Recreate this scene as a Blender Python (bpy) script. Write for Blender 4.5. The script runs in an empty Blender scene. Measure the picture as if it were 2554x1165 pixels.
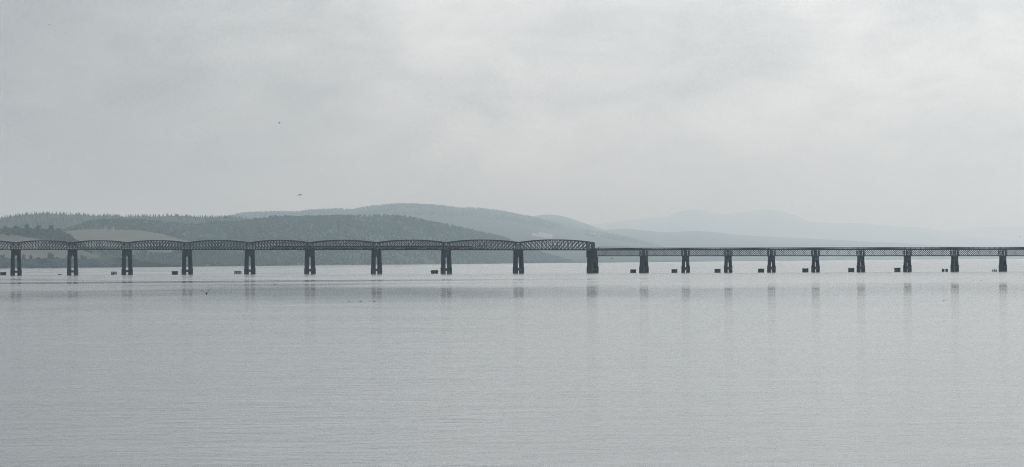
import bpy, math, random
from mathutils import Vector, Matrix, noise

R = math.radians
sc = bpy.context.scene
col = sc.collection

# ------------------------------------------------------------------ camera
PW, PH, FPX = 2554.0, 1165.0, 6500.0      # photograph size, focal length in its pixels
CAM_H = 10.0
HOR_Y, HOR_M = 651.6, -0.00683            # horizon row at the middle, and its slope (roll)

pz = (HOR_Y - PH / 2) / FPX
rz = HOR_M
F = Vector((0, 1, pz)).normalized()
Rv = Vector((1, 0, rz)); Rv = (Rv - F * Rv.dot(F)).normalized()
Uv = Rv.cross(F)
cam = bpy.data.cameras.new('camera')
cam.sensor_width = 36.0
cam.lens = FPX / PW * 36.0
cam.clip_start = 1.0
cam.clip_end = 200000.0
camo = bpy.data.objects.new('camera', cam)
col.objects.link(camo)
M = Matrix((Rv, Uv, -F)).transposed().to_4x4()
M.translation = Vector((0, 0, CAM_H))
camo.matrix_world = M
sc.camera = camo

# ------------------------------------------------------------------ world: overcast sky
SUN_AZ, SUN_EL = 48.0, 32.0
world = bpy.data.worlds.new('World')
sc.world = world
world.use_nodes = True
nt = world.node_tree
for n in list(nt.nodes):
    nt.nodes.remove(n)
wl = nt.links


def wn(t, **kw):
    n = nt.nodes.new(t)
    for k, v in kw.items():
        setattr(n, k, v)
    return n


out = wn('ShaderNodeOutputWorld')
bg = wn('ShaderNodeBackground'); bg.inputs['Strength'].default_value = 1.0
wl.new(bg.outputs[0], out.inputs[0])
tc = wn('ShaderNodeTexCoord')
sky = wn('ShaderNodeTexSky', sky_type='NISHITA')
sky.sun_disc = False
sky.sun_elevation = R(SUN_EL)
sky.sun_rotation = R(SUN_AZ)
skm = wn('ShaderNodeMix', data_type='RGBA', blend_type='MULTIPLY')
skm.inputs[0].default_value = 1.0
wl.new(sky.outputs[0], skm.inputs[6])
skm.inputs[7].default_value = (0.09, 0.09, 0.09, 1)
# glow of the sun behind the cloud deck
sd = (math.sin(R(SUN_AZ)) * math.cos(R(SUN_EL)), math.cos(R(SUN_AZ)) * math.cos(R(SUN_EL)), math.sin(R(SUN_EL)))
dot = wn('ShaderNodeVectorMath', operation='DOT_PRODUCT')
wl.new(tc.outputs['Generated'], dot.inputs[0]); dot.inputs[1].default_value = sd
glow = wn('ShaderNodeValToRGB')
wl.new(dot.outputs['Value'], glow.inputs[0])
cr = glow.color_ramp
cr.elements[0].position = 0.0; cr.elements[0].color = (0.265, 0.279, 0.286, 1)
cr.elements[1].position = 1.0; cr.elements[1].color = (0.92, 0.94, 0.945, 1)
for p, c in ((0.42, (0.282, 0.298, 0.306, 1)), (0.50, (0.40, 0.417, 0.424, 1)), (0.60, (0.73, 0.752, 0.76, 1)), (0.72, (0.765, 0.784, 0.79, 1))):
    e = cr.elements.new(p); e.color = c
# cloud banks
mp = wn('ShaderNodeMapping'); mp.inputs['Scale'].default_value = (1.0, 1.0, 2.3)
mp.inputs['Location'].default_value = (5.56, 1.14, 0.02)
wl.new(tc.outputs['Generated'], mp.inputs[0])
n1 = wn('ShaderNodeTexNoise'); n1.inputs['Scale'].default_value = 8.0; n1.inputs['Detail'].default_value = 7; n1.inputs['Roughness'].default_value = 0.52
n1.inputs['Distortion'].default_value = 0.6
wl.new(mp.outputs[0], n1.inputs['Vector'])
n2 = wn('ShaderNodeTexNoise'); n2.inputs['Scale'].default_value = 26.0; n2.inputs['Detail'].default_value = 6; n2.inputs['Roughness'].default_value = 0.55
n2.inputs['Distortion'].default_value = 0.4
wl.new(mp.outputs[0], n2.inputs['Vector'])
r1 = wn('ShaderNodeMapRange'); r1.inputs[1].default_value = 0.30; r1.inputs[2].default_value = 0.70; r1.inputs[3].default_value = 0.87; r1.inputs[4].default_value = 1.12
wl.new(n1.outputs[0], r1.inputs[0])
r2 = wn('ShaderNodeMapRange'); r2.inputs[1].default_value = 0.30; r2.inputs[2].default_value = 0.70; r2.inputs[3].default_value = 0.85; r2.inputs[4].default_value = 1.13
wl.new(n2.outputs[0], r2.inputs[0])
mm = wn('ShaderNodeMath', operation='MULTIPLY')
wl.new(r1.outputs[0], mm.inputs[0]); wl.new(r2.outputs[0], mm.inputs[1])
cm = wn('ShaderNodeMix', data_type='RGBA', blend_type='MULTIPLY'); cm.inputs[0].default_value = 1.0
wl.new(glow.outputs[0], cm.inputs[6]); wl.new(mm.outputs[0], cm.inputs[7])
# an overcast dome grows brighter towards the zenith (CIE overcast sky)
sx = wn('ShaderNodeSeparateXYZ'); wl.new(tc.outputs['Generated'], sx.inputs[0])
zz = wn('ShaderNodeMapRange'); zz.inputs[1].default_value = 0.0; zz.inputs[2].default_value = 1.0; zz.inputs[3].default_value = 0.92; zz.inputs[4].default_value = 2.5
wl.new(sx.outputs['Z'], zz.inputs[0])
cz = wn('ShaderNodeMix', data_type='RGBA', blend_type='MULTIPLY'); cz.inputs[0].default_value = 1.0
wl.new(cm.outputs[2], cz.inputs[6]); wl.new(zz.outputs[0], cz.inputs[7])
fin = wn('ShaderNodeMix', data_type='RGBA'); fin.inputs[0].default_value = 0.95
wl.new(skm.outputs[2], fin.inputs[6]); wl.new(cz.outputs[2], fin.inputs[7])
wl.new(fin.outputs[2], bg.inputs['Color'])

# ------------------------------------------------------------------ sun (veiled)
sl = bpy.data.lights.new('sun', 'SUN')
sl.energy = 0.5; sl.angle = R(25); sl.color = (1.0, 0.97, 0.93)
so = bpy.data.objects.new('sun', sl); col.objects.link(so)
so.rotation_euler = Vector(sd).to_track_quat('Z', 'Y').to_euler()
so.location = (500, 500, 400)

sc.view_settings.view_transform = 'Standard'
sc.view_settings.look = 'None'
sc.view_settings.exposure = 0.0
sc.view_settings.gamma = 1.0
sc.view_settings.use_curve_mapping = False
sc.cycles.max_bounces = 6
sc.cycles.diffuse_bounces = 2
sc.cycles.glossy_bounces = 3
sc.cycles.transparent_max_bounces = 8
sc.cycles.volume_bounces = 3
sc.cycles.use_denoising = True; sc.cycles.denoising_prefilter = 'NONE'; sc.cycles.denoising_input_passes = 'RGB_ALBEDO_NORMAL'; sc.cycles.denoising_quality = 'HIGH'
sc.cycles.sample_clamp_indirect = 4.0
sc.cycles.filter_width = 1.05


# ------------------------------------------------------------------ helpers
def ray(x, y):
    """Direction of a photograph pixel scaled to unit northing (Y = 1)."""
    d = F + Rv * ((x - PW / 2) / FPX) + Uv * ((PH / 2 - y) / FPX)
    return d / d.y


def at(x, y, dist):
    d = ray(x, y)
    return Vector((d.x * dist, dist, CAM_H + d.z * dist))


def on_water(x, y):
    d = ray(x, y)
    k = CAM_H / -d.z
    return Vector((d.x * k, k, 0))


def project(p):
    v = Vector(p) - Vector((0, 0, CAM_H))
    w = v.dot(F)
    return PW / 2 + FPX * v.dot(Rv) / w, PH / 2 - FPX * v.dot(Uv) / w


def lerp_pts(pts, x):
    if x <= pts[0][0]:
        return pts[0][1]
    for (a, b), (c, d) in zip(pts, pts[1:]):
        if x <= c:
            return b + (d - b) * (x - a) / (c - a)
    return pts[-1][1]


def tag(o, label=None, cat=None, group=None, kind=None):
    if label: o['label'] = label
    if cat: o['category'] = cat
    if group: o['group'] = group
    if kind: o['kind'] = kind
    return o


class MB:
    def __init__(self):
        self.v = []; self.f = []; self.m = []

    def add(self, vs, fs, mi=0):
        o = len(self.v)
        self.v.extend([tuple(p) for p in vs])
        self.f.extend([tuple(i + o for i in f) for f in fs])
        self.m.extend([mi] * len(fs))

    def box(self, x0, x1, y0, y1, z0, z1, mi=0):
        vs = [(x, y, z) for x in (x0, x1) for y in (y0, y1) for z in (z0, z1)]
        self.add(vs, [(0, 1, 3, 2), (4, 6, 7, 5), (0, 4, 5, 1), (2, 3, 7, 6), (0, 2, 6, 4), (1, 5, 7, 3)], mi)

    def bar(self, a, b, w, d, mi=0):
        """Rectangular bar from a to b; w in the plane of x-z, d across (local y)."""
        a = Vector(a); b = Vector(b)
        t = (b - a).normalized()
        yv = Vector((0, 1, 0))
        if abs(t.y) > 0.95: yv = Vector((0, 0, 1))
        n = t.cross(yv).normalized() * (w / 2)
        yv = n.cross(t).normalized() * (d / 2)
        vs = []
        for p in (a, b):
            for s, q in ((-1, -1), (1, -1), (1, 1), (-1, 1)):
                vs.append(p + n * s + yv * q)
        self.add(vs, [(0, 1, 2, 3), (7, 6, 5, 4), (0, 4, 5, 1), (1, 5, 6, 2), (2, 6, 7, 3), (3, 7, 4, 0)], mi)

    def prism(self, rings, mi=0, cap=True):
        """Loft through rings of equal size."""
        k = len(rings[0]); vs = [p for r in rings for p in r]; fs = []
        for i in range(len(rings) - 1):
            for j in range(k):
                a = i * k + j; b = i * k + (j + 1) % k
                fs.append((a, b, b + k, a + k))
        if cap:
            fs.append(tuple(reversed(range(k))))
            fs.append(tuple(range((len(rings) - 1) * k, len(rings) * k)))
        self.add(vs, fs, mi)

    def build(self, name, mat, parent=None, smooth=False):
        me = bpy.data.meshes.new(name)
        me.from_pydata(self.v, [], self.f)
        mats = mat if isinstance(mat, (list, tuple)) else [mat]
        for m in mats: me.materials.append(m)
        if len(mats) > 1: me.polygons.foreach_set('material_index', self.m)
        if smooth: me.polygons.foreach_set('use_smooth', [True] * len(me.polygons))
        me.update()
        o = bpy.data.objects.new(name, me); col.objects.link(o)
        if parent: o.parent = parent
        return o


def empty(name, loc=(0, 0, 0), rz_=0.0, parent=None):
    o = bpy.data.objects.new(name, None); col.objects.link(o)
    o.location = loc; o.rotation_euler = (0, 0, rz_)
    o.empty_display_size = 1.0
    if parent: o.parent = parent
    return o


# ------------------------------------------------------------------ materials
def mat_noise(name, c1, c2, scale, rough=0.8, detail=4, bump=0.0, bscale=None, stretch=(1, 1, 1), metal=0.0):
    m = bpy.data.materials.new(name); m.use_nodes = True
    t = m.node_tree; b = t.nodes['Principled BSDF']
    tcn = t.nodes.new('ShaderNodeTexCoord'); mpn = t.nodes.new('ShaderNodeMapping')
    mpn.inputs['Scale'].default_value = stretch
    t.links.new(tcn.outputs['Object'], mpn.inputs[0])
    nz = t.nodes.new('ShaderNodeTexNoise'); nz.inputs['Scale'].default_value = scale; nz.inputs['Detail'].default_value = detail
    t.links.new(mpn.outputs[0], nz.inputs['Vector'])
    rp = t.nodes.new('ShaderNodeValToRGB'); t.links.new(nz.outputs[0], rp.inputs[0])
    rp.color_ramp.elements[0].position = 0.32; rp.color_ramp.elements[0].color = (*c1, 1)
    rp.color_ramp.elements[1].position = 0.68; rp.color_ramp.elements[1].color = (*c2, 1)
    t.links.new(rp.outputs[0], b.inputs['Base Color'])
    b.inputs['Roughness'].default_value = rough
    b.inputs['Metallic'].default_value = metal
    b.inputs['Specular IOR Level'].default_value = 0.25
    if bump:
        nb = t.nodes.new('ShaderNodeTexNoise'); nb.inputs['Scale'].default_value = bscale or scale * 3
        t.links.new(mpn.outputs[0], nb.inputs['Vector'])
        bp = t.nodes.new('ShaderNodeBump'); bp.inputs['Strength'].default_value = bump
        t.links.new(nb.outputs[0], bp.inputs['Height']); t.links.new(bp.outputs[0], b.inputs['Normal'])
    return m


M_PIER = mat_noise('pier_iron', (0.013, 0.020, 0.028), (0.027, 0.036, 0.047), 0.5, 0.7, stretch=(1, 1, 0.3))
M_STONE = mat_noise('pier_masonry', (0.015, 0.021, 0.028), (0.038, 0.044, 0.053), 0.9, 0.85, bump=0.4)
M_IRON = mat_noise('truss_paint', (0.021, 0.032, 0.043), (0.038, 0.052, 0.065), 0.4, 0.55)
M_IRON2 = mat_noise('girder_paint', (0.025, 0.036, 0.047), (0.045, 0.059, 0.073), 0.5, 0.55)
M_PLATE = mat_noise('plate_paint', (0.10, 0.125, 0.14), (0.15, 0.175, 0.19), 0.5, 0.5)
M_DECK = mat_noise('deck_timber', (0.05, 0.055, 0.06), (0.08, 0.085, 0.09), 0.3, 0.9)
M_RAILPALE = mat_noise('galvanised_rail', (0.30, 0.30, 0.30), (0.40, 0.40, 0.39), 2.0, 0.5)
M_STUMP = mat_noise('stump_masonry', (0.014, 0.019, 0.023), (0.035, 0.038, 0.042), 0.8, 0.9, bump=0.5)
M_CAB_ROOF = mat_noise('train_roof', (0.32, 0.32, 0.30), (0.42, 0.41, 0.38), 0.5, 0.5)
M_CAB_SIDE = mat_noise('train_side', (0.17, 0.19, 0.20), (0.22, 0.24, 0.25), 0.4, 0.35)
M_CAB_WIN = mat_noise('train_glass', (0.05, 0.055, 0.06), (0.07, 0.075, 0.08), 0.4, 0.1)
M_UNDER = mat_noise('train_underframe', (0.02, 0.02, 0.02), (0.035, 0.035, 0.035), 0.8, 0.8)
M_WHITE = mat_noise('white_paint', (0.72, 0.72, 0.70), (0.82, 0.82, 0.80), 1.5, 0.6)
M_HARL = mat_noise('cottage_harling', (0.40, 0.39, 0.36), (0.50, 0.49, 0.46), 1.5, 0.8)
M_SLATE = mat_noise('roof_slate', (0.09, 0.095, 0.10), (0.14, 0.145, 0.15), 1.5, 0.7)
M_DOOR = mat_noise('dark_joinery', (0.03, 0.03, 0.035), (0.05, 0.05, 0.055), 1.5, 0.5)
M_BARK = mat_noise('bark', (0.05, 0.045, 0.04), (0.09, 0.08, 0.07), 1.0, 0.9)
M_GULL = mat_noise('gull_plumage', (0.03, 0.033, 0.037), (0.07, 0.074, 0.08), 6.0, 0.8)
M_LEAF = mat_noise('broadleaf_foliage', (0.017, 0.025, 0.024), (0.034, 0.044, 0.036), 0.06, 0.9)
M_WOOD_A = mat_noise('mixed_woodland', (0.018, 0.026, 0.026), (0.036, 0.045, 0.04), 0.012, 0.9)
M_WOOD_C = mat_noise('conifer_woodland', (0.015, 0.023, 0.024), (0.028, 0.037, 0.034), 0.008, 0.9)
M_TURF = mat_noise('wood_floor', (0.014, 0.020, 0.020), (0.026, 0.032, 0.029), 0.01, 0.95)
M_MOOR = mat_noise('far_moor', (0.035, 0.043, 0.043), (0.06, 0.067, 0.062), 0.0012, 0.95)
M_FIELD = mat_noise('stubble_field', (0.075, 0.073, 0.056), (0.11, 0.105, 0.08), 0.012, 0.95)
M_FIELD2 = mat_noise('ripe_field', (0.2, 0.19, 0.15), (0.28, 0.26, 0.21), 0.012, 0.95)


# ------------------------------------------------------------------ water
def make_water():
    m = bpy.data.materials.new('estuary_water'); m.use_nodes = True
    t = m.node_tree; L = t.links.new; N = t.nodes.new
    b = t.nodes['Principled BSDF']
    b.inputs['Base Color'].default_value = (0.165, 0.177, 0.184, 1)
    b.inputs['IOR'].default_value = 1.333
    geo = N('ShaderNodeNewGeometry')
    sep = N('ShaderNodeSeparateXYZ'); L(geo.outputs['Position'], sep.inputs[0])

    def noise_at(sx, sy, detail=3, rough=0.5, loc=(0, 0, 0), dist=0.0):
        mpn = N('ShaderNodeMapping'); mpn.inputs['Scale'].default_value = (sx, sy, 1); mpn.inputs['Location'].default_value = loc
        L(geo.outputs['Position'], mpn.inputs[0])
        nz = N('ShaderNodeTexNoise'); nz.inputs['Scale'].default_value = 1.0
        nz.inputs['Detail'].default_value = detail; nz.inputs['Roughness'].default_value = rough; nz.inputs['Distortion'].default_value = dist
        L(mpn.outputs[0], nz.inputs['Vector'])
        return nz.outputs[0]

    def math_(op, a, b2, c=None):
        n = N('ShaderNodeMath'); n.operation = op
        for i, q in enumerate((a, b2, c)):
            if q is None: continue
            if isinstance(q, (int, float)): n.inputs[i].default_value = q
            else: L(q, n.inputs[i])
        return n.outputs[0]

    # wind lanes: distance over the water with wavering edges
    wob = noise_at(1 / 170, 1 / 520, 8, 0.62, (2.2, 5.1, 0), 0.4)
    ymod = math_('ADD', sep.outputs['Y'], math_('MULTIPLY', math_('SUBTRACT', wob, 0.5), 620.0))
    lane = N('ShaderNodeValToRGB')
    L(math_('DIVIDE', ymod, 3000.0), lane.inputs[0])
    ce = lane.color_ramp.elements
    ce[0].position = 0.0; ce[0].color = (0.13,) * 3 + (1,)
    ce[1].position = 1.0; ce[1].color = (0.23,) * 3 + (1,)
    for p, v in ((0.06, 0.13), (0.12, 0.115), (0.20, 0.085), (0.245, 0.055), (0.30, 0.036), (0.335, 0.075), (0.395, 0.15), (0.50, 0.20)):
        e = ce.new(p); e.color = (v, v, v, 1)
    # narrow calm slicks further out, wandering along the stream
    st = noise_at(1 / 620, 1 / 130, 6, 0.6, (3.3, 1.7, 0), 0.5)
    slick = N('ShaderNodeMapRange'); slick.inputs[1].default_value = 0.47; slick.inputs[2].default_value = 0.70
    slick.inputs[3].default_value = 0.0; slick.inputs[4].default_value = 0.16
    st = math_('ADD', st, math_('MULTIPLY', math_('MINIMUM', math_('MAXIMUM', sep.outputs['X'], -260.0), 260.0), -0.00035))
    L(st, slick.inputs[0])
    far = N('ShaderNodeMapRange'); far.inputs[1].default_value = 1020.0; far.inputs[2].default_value = 1300.0; far.inputs[3].default_value = 0.12; far.inputs[4].default_value = 1.0
    L(sep.outputs['Y'], far.inputs[0])
    rg = math_('SUBTRACT', lane.outputs[0], math_('MULTIPLY', slick.outputs[0], far.outputs[0]))
    pt = noise_at(1 / 60, 1 / 14, 6, 0.65, (9, 4, 0))
    rg = math_('ADD', rg, math_('MULTIPLY', math_('SUBTRACT', pt, 0.5), 0.08))
    wp = noise_at(1 / 140, 1 / 55, 4, 0.6, (4, 11, 0), 0.6)
    rg = math_('ADD', rg, math_('MULTIPLY', math_('SUBTRACT', wp, 0.5), 0.09))
    rg = math_('MINIMUM', math_('MAXIMUM', rg, 0.035), 0.75)
    L(rg, b.inputs['Roughness'])
    # ripples
    h1 = noise_at(1 / 0.85, 1 / 0.55, 3, 0.6, (0, 0, 0), 0.4)
    h2 = noise_at(1 / 4.2, 1 / 2.4, 3, 0.55, (5, 2, 0), 0.5)
    h3 = noise_at(1 / 24, 1 / 12, 2, 0.5, (1, 8, 0), 0.3)
    hh = math_('ADD', math_('ADD', math_('MULTIPLY', h1, 0.07), math_('MULTIPLY', h2, 0.20)), math_('MULTIPLY', h3, 0.30))
    bp = N('ShaderNodeBump'); bs = N('ShaderNodeMapRange'); bs.inputs[1].default_value = 0.04; bs.inputs[2].default_value = 0.16; bs.inputs[3].default_value = 0.11; bs.inputs[4].default_value = 0.7
    L(rg, bs.inputs[0]); L(bs.outputs[0], bp.inputs['Strength']); bp.inputs['Distance'].default_value = 1.0
    L(hh, bp.inputs['Height']); L(bp.outputs[0], b.inputs['Normal'])
    mb = MB()
    S = 94000.0
    xs = [-S, -8000, -2000, 2000, 8000, S]; ys = [-S, -2000, 500, 3000, 9000, S]
    for i in range(5):
        for j in range(5):
            mb.add([(xs[i], ys[j], 0), (xs[i + 1], ys[j], 0), (xs[i + 1], ys[j + 1], 0), (xs[i], ys[j + 1], 0)], [(0, 1, 2, 3)])
    o = mb.build('water', m)
    tag(o, kind='structure')


make_water()


# ------------------------------------------------------------------ hills and woods
def icosa():
    p = (1 + 5 ** 0.5) / 2
    v = [(-1, p, 0), (1, p, 0), (-1, -p, 0), (1, -p, 0), (0, -1, p), (0, 1, p), (0, -1, -p), (0, 1, -p), (p, 0, -1), (p, 0, 1), (-p, 0, -1), (-p, 0, 1)]
    f = [(0, 11, 5), (0, 5, 1), (0, 1, 7), (0, 7, 10), (0, 10, 11), (1, 5, 9), (5, 11, 4), (11, 10, 2), (10, 7, 6), (7, 1, 8), (3, 9, 4), (3, 4, 2), (3, 2, 6), (3, 6, 8), (3, 8, 9), (4, 9, 5), (2, 4, 11), (6, 2, 10), (8, 6, 7), (9, 8, 1)]
    q = math.sqrt(1 + p * p)
    return [(a / q, b / q, c / q) for a, b, c in v], f


ICO_V, ICO_F = icosa()


def put_broadleaf(mb, p, h, rnd, n=3):
    """Wood tree: two or three uneven clumps over a hidden stem."""
    for k in range(n):
        s = h * rnd.uniform(0.28, 0.42)
        cx = p[0] + rnd.uniform(-.22, .22) * h; cy = p[1] + rnd.uniform(-.22, .22) * h
        cz = p[2] + h * (0.36 + 0.20 * k + rnd.uniform(-.05, .05))
        if k == 2: s *= 0.78
        vs = []
        for x, y, z in ICO_V:
            j = rnd.uniform(.72, 1.22)
            vs.append((cx + x * s * j, cy + y * s * j, cz + z * s * 0.8 * j))
        mb.add(vs, ICO_F)


def put_conifer(mb, p, h, rnd):
    k = 6
    for (z0, z1, r) in ((0.05, 0.55, 0.24), (0.32, 0.80, 0.17), (0.60, 1.0, 0.10)):
        a0 = rnd.uniform(0, 6.28); rr = r * h * rnd.uniform(.8, 1.2)
        vs = [(p[0] + math.cos(a0 + i * 6.283 / k) * rr * rnd.uniform(.75, 1.2), p[1] + math.sin(a0 + i * 6.283 / k) * rr * rnd.uniform(.75, 1.2), p[2] + z0 * h) for i in range(k)]
        vs.append((p[0], p[1], p[2] + z1 * h))
        mb.add(vs, [(i, (i + 1) % k, k) for i in range(k)])


SHORE = [(-600, 6100), (0, 6900), (400, 8000), (800, 9150), (1200, 10800), (1600, 13600), (2000, 17000), (2600, 26000)]


def in_poly(x, y, poly):
    c = False
    for (x0, y0), (x1, y1) in zip(poly, poly[1:] + poly[:1]):
        if (y0 > y) != (y1 > y) and x < x0 + (y - y0) * (x1 - x0) / (y1 - y0):
            c = not c
    return c


def smoothp(pts, x):
    """Smoothed lookup of a profile."""
    s = 0.0
    for k, w in ((-10, .25), (0, .5), (10, .25)):
        s += w * lerp_pts(pts, x + k)
    return s


class Hill:
    def __init__(self, prof, x0, x1, dx, foot, ridge, back, drop_px=0.0, rows=26, amp=0.02, seed=0, convex=0.5):
        self.prof, self.x0, self.x1, self.foot, self.ridge = prof, x0, x1, foot, ridge
        self.drop, self.amp, self.seed, self.convex = drop_px, amp, seed, convex
        self.rows = rows; self.dx = dx; self.back = back

    def point(self, px, u):
        py = smoothp(self.prof, px) + self.drop
        d = ray(px, py)
        yf = lerp_pts(self.foot, px); yr = lerp_pts(self.ridge, px)
        zr = CAM_H + d.z * yr
        if u <= 1:
            Y = yf + (yr - yf) * u
            sh = self.convex * u + (1 - self.convex) * 0.5 * (1 - math.cos(math.pi * u))
            z = -1.5 + (zr + 1.5) * sh
            env = u * (1 - u) * 4
        else:
            w = (u - 1)
            Y = yr + (self.back) * w
            z = zr * (1 - w) ** 1.5 - 2.0 * w
            env = 0
        X = d.x * Y
        s = 1.0 / (yr * 0.03)
        z += env * self.amp * max(zr, 1) * noise.noise(Vector((X * s, Y * s, self.seed)))
        # ridge roughness so that spurs and gullies show from the side too
        Y2 = Y + env * (yr - yf) * 0.12 * noise.noise(Vector((X * s * 0.7, u * 2.0, self.seed + 7)))
        return Vector((d.x * Y2, Y2, z))

    def build(self, name, mat, fields=None, field_mat=None, field_name='field'):
        us = [i / self.rows for i in range(self.rows + 1)] + [1.15, 1.4, 1.7, 2.0]
        nx = int((self.x1 - self.x0) / self.dx) + 1
        xs = [self.x0 + self.dx * i for i in range(nx)]
        grid = [[self.point(x, u) for u in us] for x in xs]
        mbs = [MB(), MB()]
        K = len(us)
        idx = [{}, {}]
        for i in range(nx - 1):
            for j in range(K - 1):
                q = [(i, j), (i + 1, j), (i + 1, j + 1), (i, j + 1)]
                which = 0
                if fields and j < self.rows:
                    c = sum((grid[a][b] for a, b in q), Vector()) / 4
                    sx, sy = project(c)
                    if any(in_poly(sx, sy, p) for p in fields): which = 1
                mbx = mbs[which]; f = []
                for a, b in q:
                    key = (a, b)
                    if key not in idx[which]:
                        idx[which][key] = len(mbx.v); mbx.v.append(tuple(grid[a][b]))
                    f.append(idx[which][key])
                mbx.f.append(tuple(f)); mbx.m.append(0)
        o = mbs[0].build(name, mat, smooth=True); tag(o, kind='structure')
        if mbs[1].f:
            o2 = mbs[1].build(field_name, field_mat, smooth=True); tag(o2, kind='structure')
        return o

    def wood(self, name, mat, n, h, kind='b', umin=0.0, umax=1.0, ridge_n=0, avoid=None, seed=1, xr=None, label=None, ridge_h=None, conif=0.0):
        rnd = random.Random(seed); mb = MB()
        a, b = xr or (self.x0, self.x1)

        def put(p, hh):
            if kind == 'c' or rnd.random() < conif: put_conifer(mb, p, hh, rnd)
            else: put_broadleaf(mb, p, hh, rnd, 2 if n > 5000 else 3)
        k = 0; tries = 0
        while k < n and tries < n * 4:
            tries += 1
            px = rnd.uniform(a, b); u = rnd.uniform(umin, umax)
            p = self.point(px, u)
            if p.z < 0.3: continue
            cl = noise.noise(Vector((p.x / 260, p.y / 420, seed))) + 0.5 * noise.noise(Vector((p.x / 90, p.y / 150, seed + 3)))
            if cl < -0.55: continue
            if avoid:
                sx, sy = project(p + Vector((0, 0, h * 0.4)))
                if any(in_poly(sx, sy, q) for q in avoid): continue
            put(p - Vector((0, 0, .5)), h * rnd.uniform(.7, 1.1) * (1 + 0.45 * cl)); k += 1
        for _ in range(ridge_n):
            px = rnd.uniform(a, b); p = self.point(px, rnd.uniform(0.96, 1.04))
            if p.z < 1: continue
            clump = 0.75 + 0.5 * noise.noise(Vector((px * 0.03, seed, 0)))
            put(p - Vector((0, 0, .5)), (ridge_h or h) * rnd.uniform(.6, 1.15) * (0.75 + clump * 0.4))
        o = mb.build(name, mat)
        tag(o, label, kind='stuff')
        return o


def off(pts, d):
    return [(x, y + d) for x, y in pts]


# far mountains
prof_F = [(2150, 640), (2250, 590), (2333, 576), (2400, 573), (2437, 567), (2494, 565), (2554, 567), (2650, 560), (2800, 566), (3000, 600)]
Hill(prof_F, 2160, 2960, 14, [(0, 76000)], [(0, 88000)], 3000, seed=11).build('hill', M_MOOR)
prof_E = [(1400, 610), (1464, 557), (1502, 559), (1530, 554), (1568, 548), (1588, 548), (1626, 542), (1645, 545), (1664, 541), (1683, 530), (1711, 524), (1739, 521), (1758, 525), (1777, 532), (1806, 535), (1834, 532), (1862, 528), (1900, 522), (1938, 523), (1964, 530), (1992, 541), (2020, 554), (2068, 557), (2162, 557), (2200, 562), (2267, 566), (2305, 566), (2333, 573), (2362, 581), (2420, 590), (2554, 600), (2700, 610), (2900, 640)]
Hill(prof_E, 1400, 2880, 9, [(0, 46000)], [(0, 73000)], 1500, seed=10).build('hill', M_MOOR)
prof_E2 = [(1380, 600), (1480, 577), (1560, 571), (1620, 578), (1673, 581), (1730, 576), (1796, 580), (1843, 586), (1960, 592), (2060, 597), (2200, 603), (2350, 612), (2554, 622), (2700, 630), (2800, 640)]
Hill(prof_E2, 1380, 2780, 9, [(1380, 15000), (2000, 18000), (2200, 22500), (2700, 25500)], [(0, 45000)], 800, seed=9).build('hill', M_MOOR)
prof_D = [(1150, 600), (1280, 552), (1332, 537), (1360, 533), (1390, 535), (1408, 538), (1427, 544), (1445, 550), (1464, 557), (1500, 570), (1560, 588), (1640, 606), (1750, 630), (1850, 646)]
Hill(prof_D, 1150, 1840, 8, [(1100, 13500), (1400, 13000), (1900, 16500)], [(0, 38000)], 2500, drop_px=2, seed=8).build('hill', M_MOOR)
# high ridge in the middle
prof_C2 = [(420, 600), (520, 545), (592, 533), (602, 530), (627, 528), (683, 526), (749, 526), (768, 522), (800, 520), (847, 519), (879, 521), (904, 515), (942, 510), (980, 507), (998, 506), (1064, 508), (1102, 511), (1130, 515), (1150, 518), (1166, 516), (1200, 516), (1213, 520), (1238, 522), (1266, 527), (1294, 533), (1317, 537), (1332, 540), (1351, 546), (1380, 553), (1430, 566), (1500, 577), (1580, 592), (1660, 612), (1740, 634), (1800, 646)]
hC2 = Hill(prof_C2, 420, 1790, 6, [(400, 13000), (1200, 11300), (1450, 12000), (1600, 13200), (1800, 15000)], [(400, 24000), (1000, 27000), (1500, 31000)], 2500, drop_px=4, seed=7)
strip = [[(1322, 580), (1352, 582), (1392, 587), (1430, 592), (1490, 601), (1490, 607), (1420, 600), (1360, 594), (1326, 588)], [(1440, 576), (1500, 583), (1500, 586), (1440, 580)]]
hC2.build('hill', M_TURF, strip, M_FIELD2)
hC2.wood('distant_forest', M_WOOD_C, 6000, 19, 'b', 0.6, 1.0, 600, avoid=strip, seed=21, label='pale hazy forest over the high middle ridge', conif=.5, ridge_h=19)
# left back ridge with conifers
prof_C = [(-400, 556), (-200, 550), (-60, 545), (0, 541), (11, 537), (38, 533), (75, 529), (121, 527), (170, 531), (208, 530), (245, 534), (278, 531), (295, 535), (397, 535), (428, 532), (466, 533), (513, 537), (560, 537), (589, 538), (640, 548), (720, 570), (800, 600), (860, 640)]
hC = Hill(prof_C, -400, 850, 6, [(-400, 9800), (0, 10200), (900, 11500)], [(0, 13200)], 1500, drop_px=6, seed=6)
hC.build('hill', M_TURF)
hC.wood('conifer_forest', M_WOOD_C, 3600, 15, 'c', 0.45, 1.0, 420, seed=22, label='dark conifer forest along the left skyline ridge', ridge_h=17)
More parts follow.
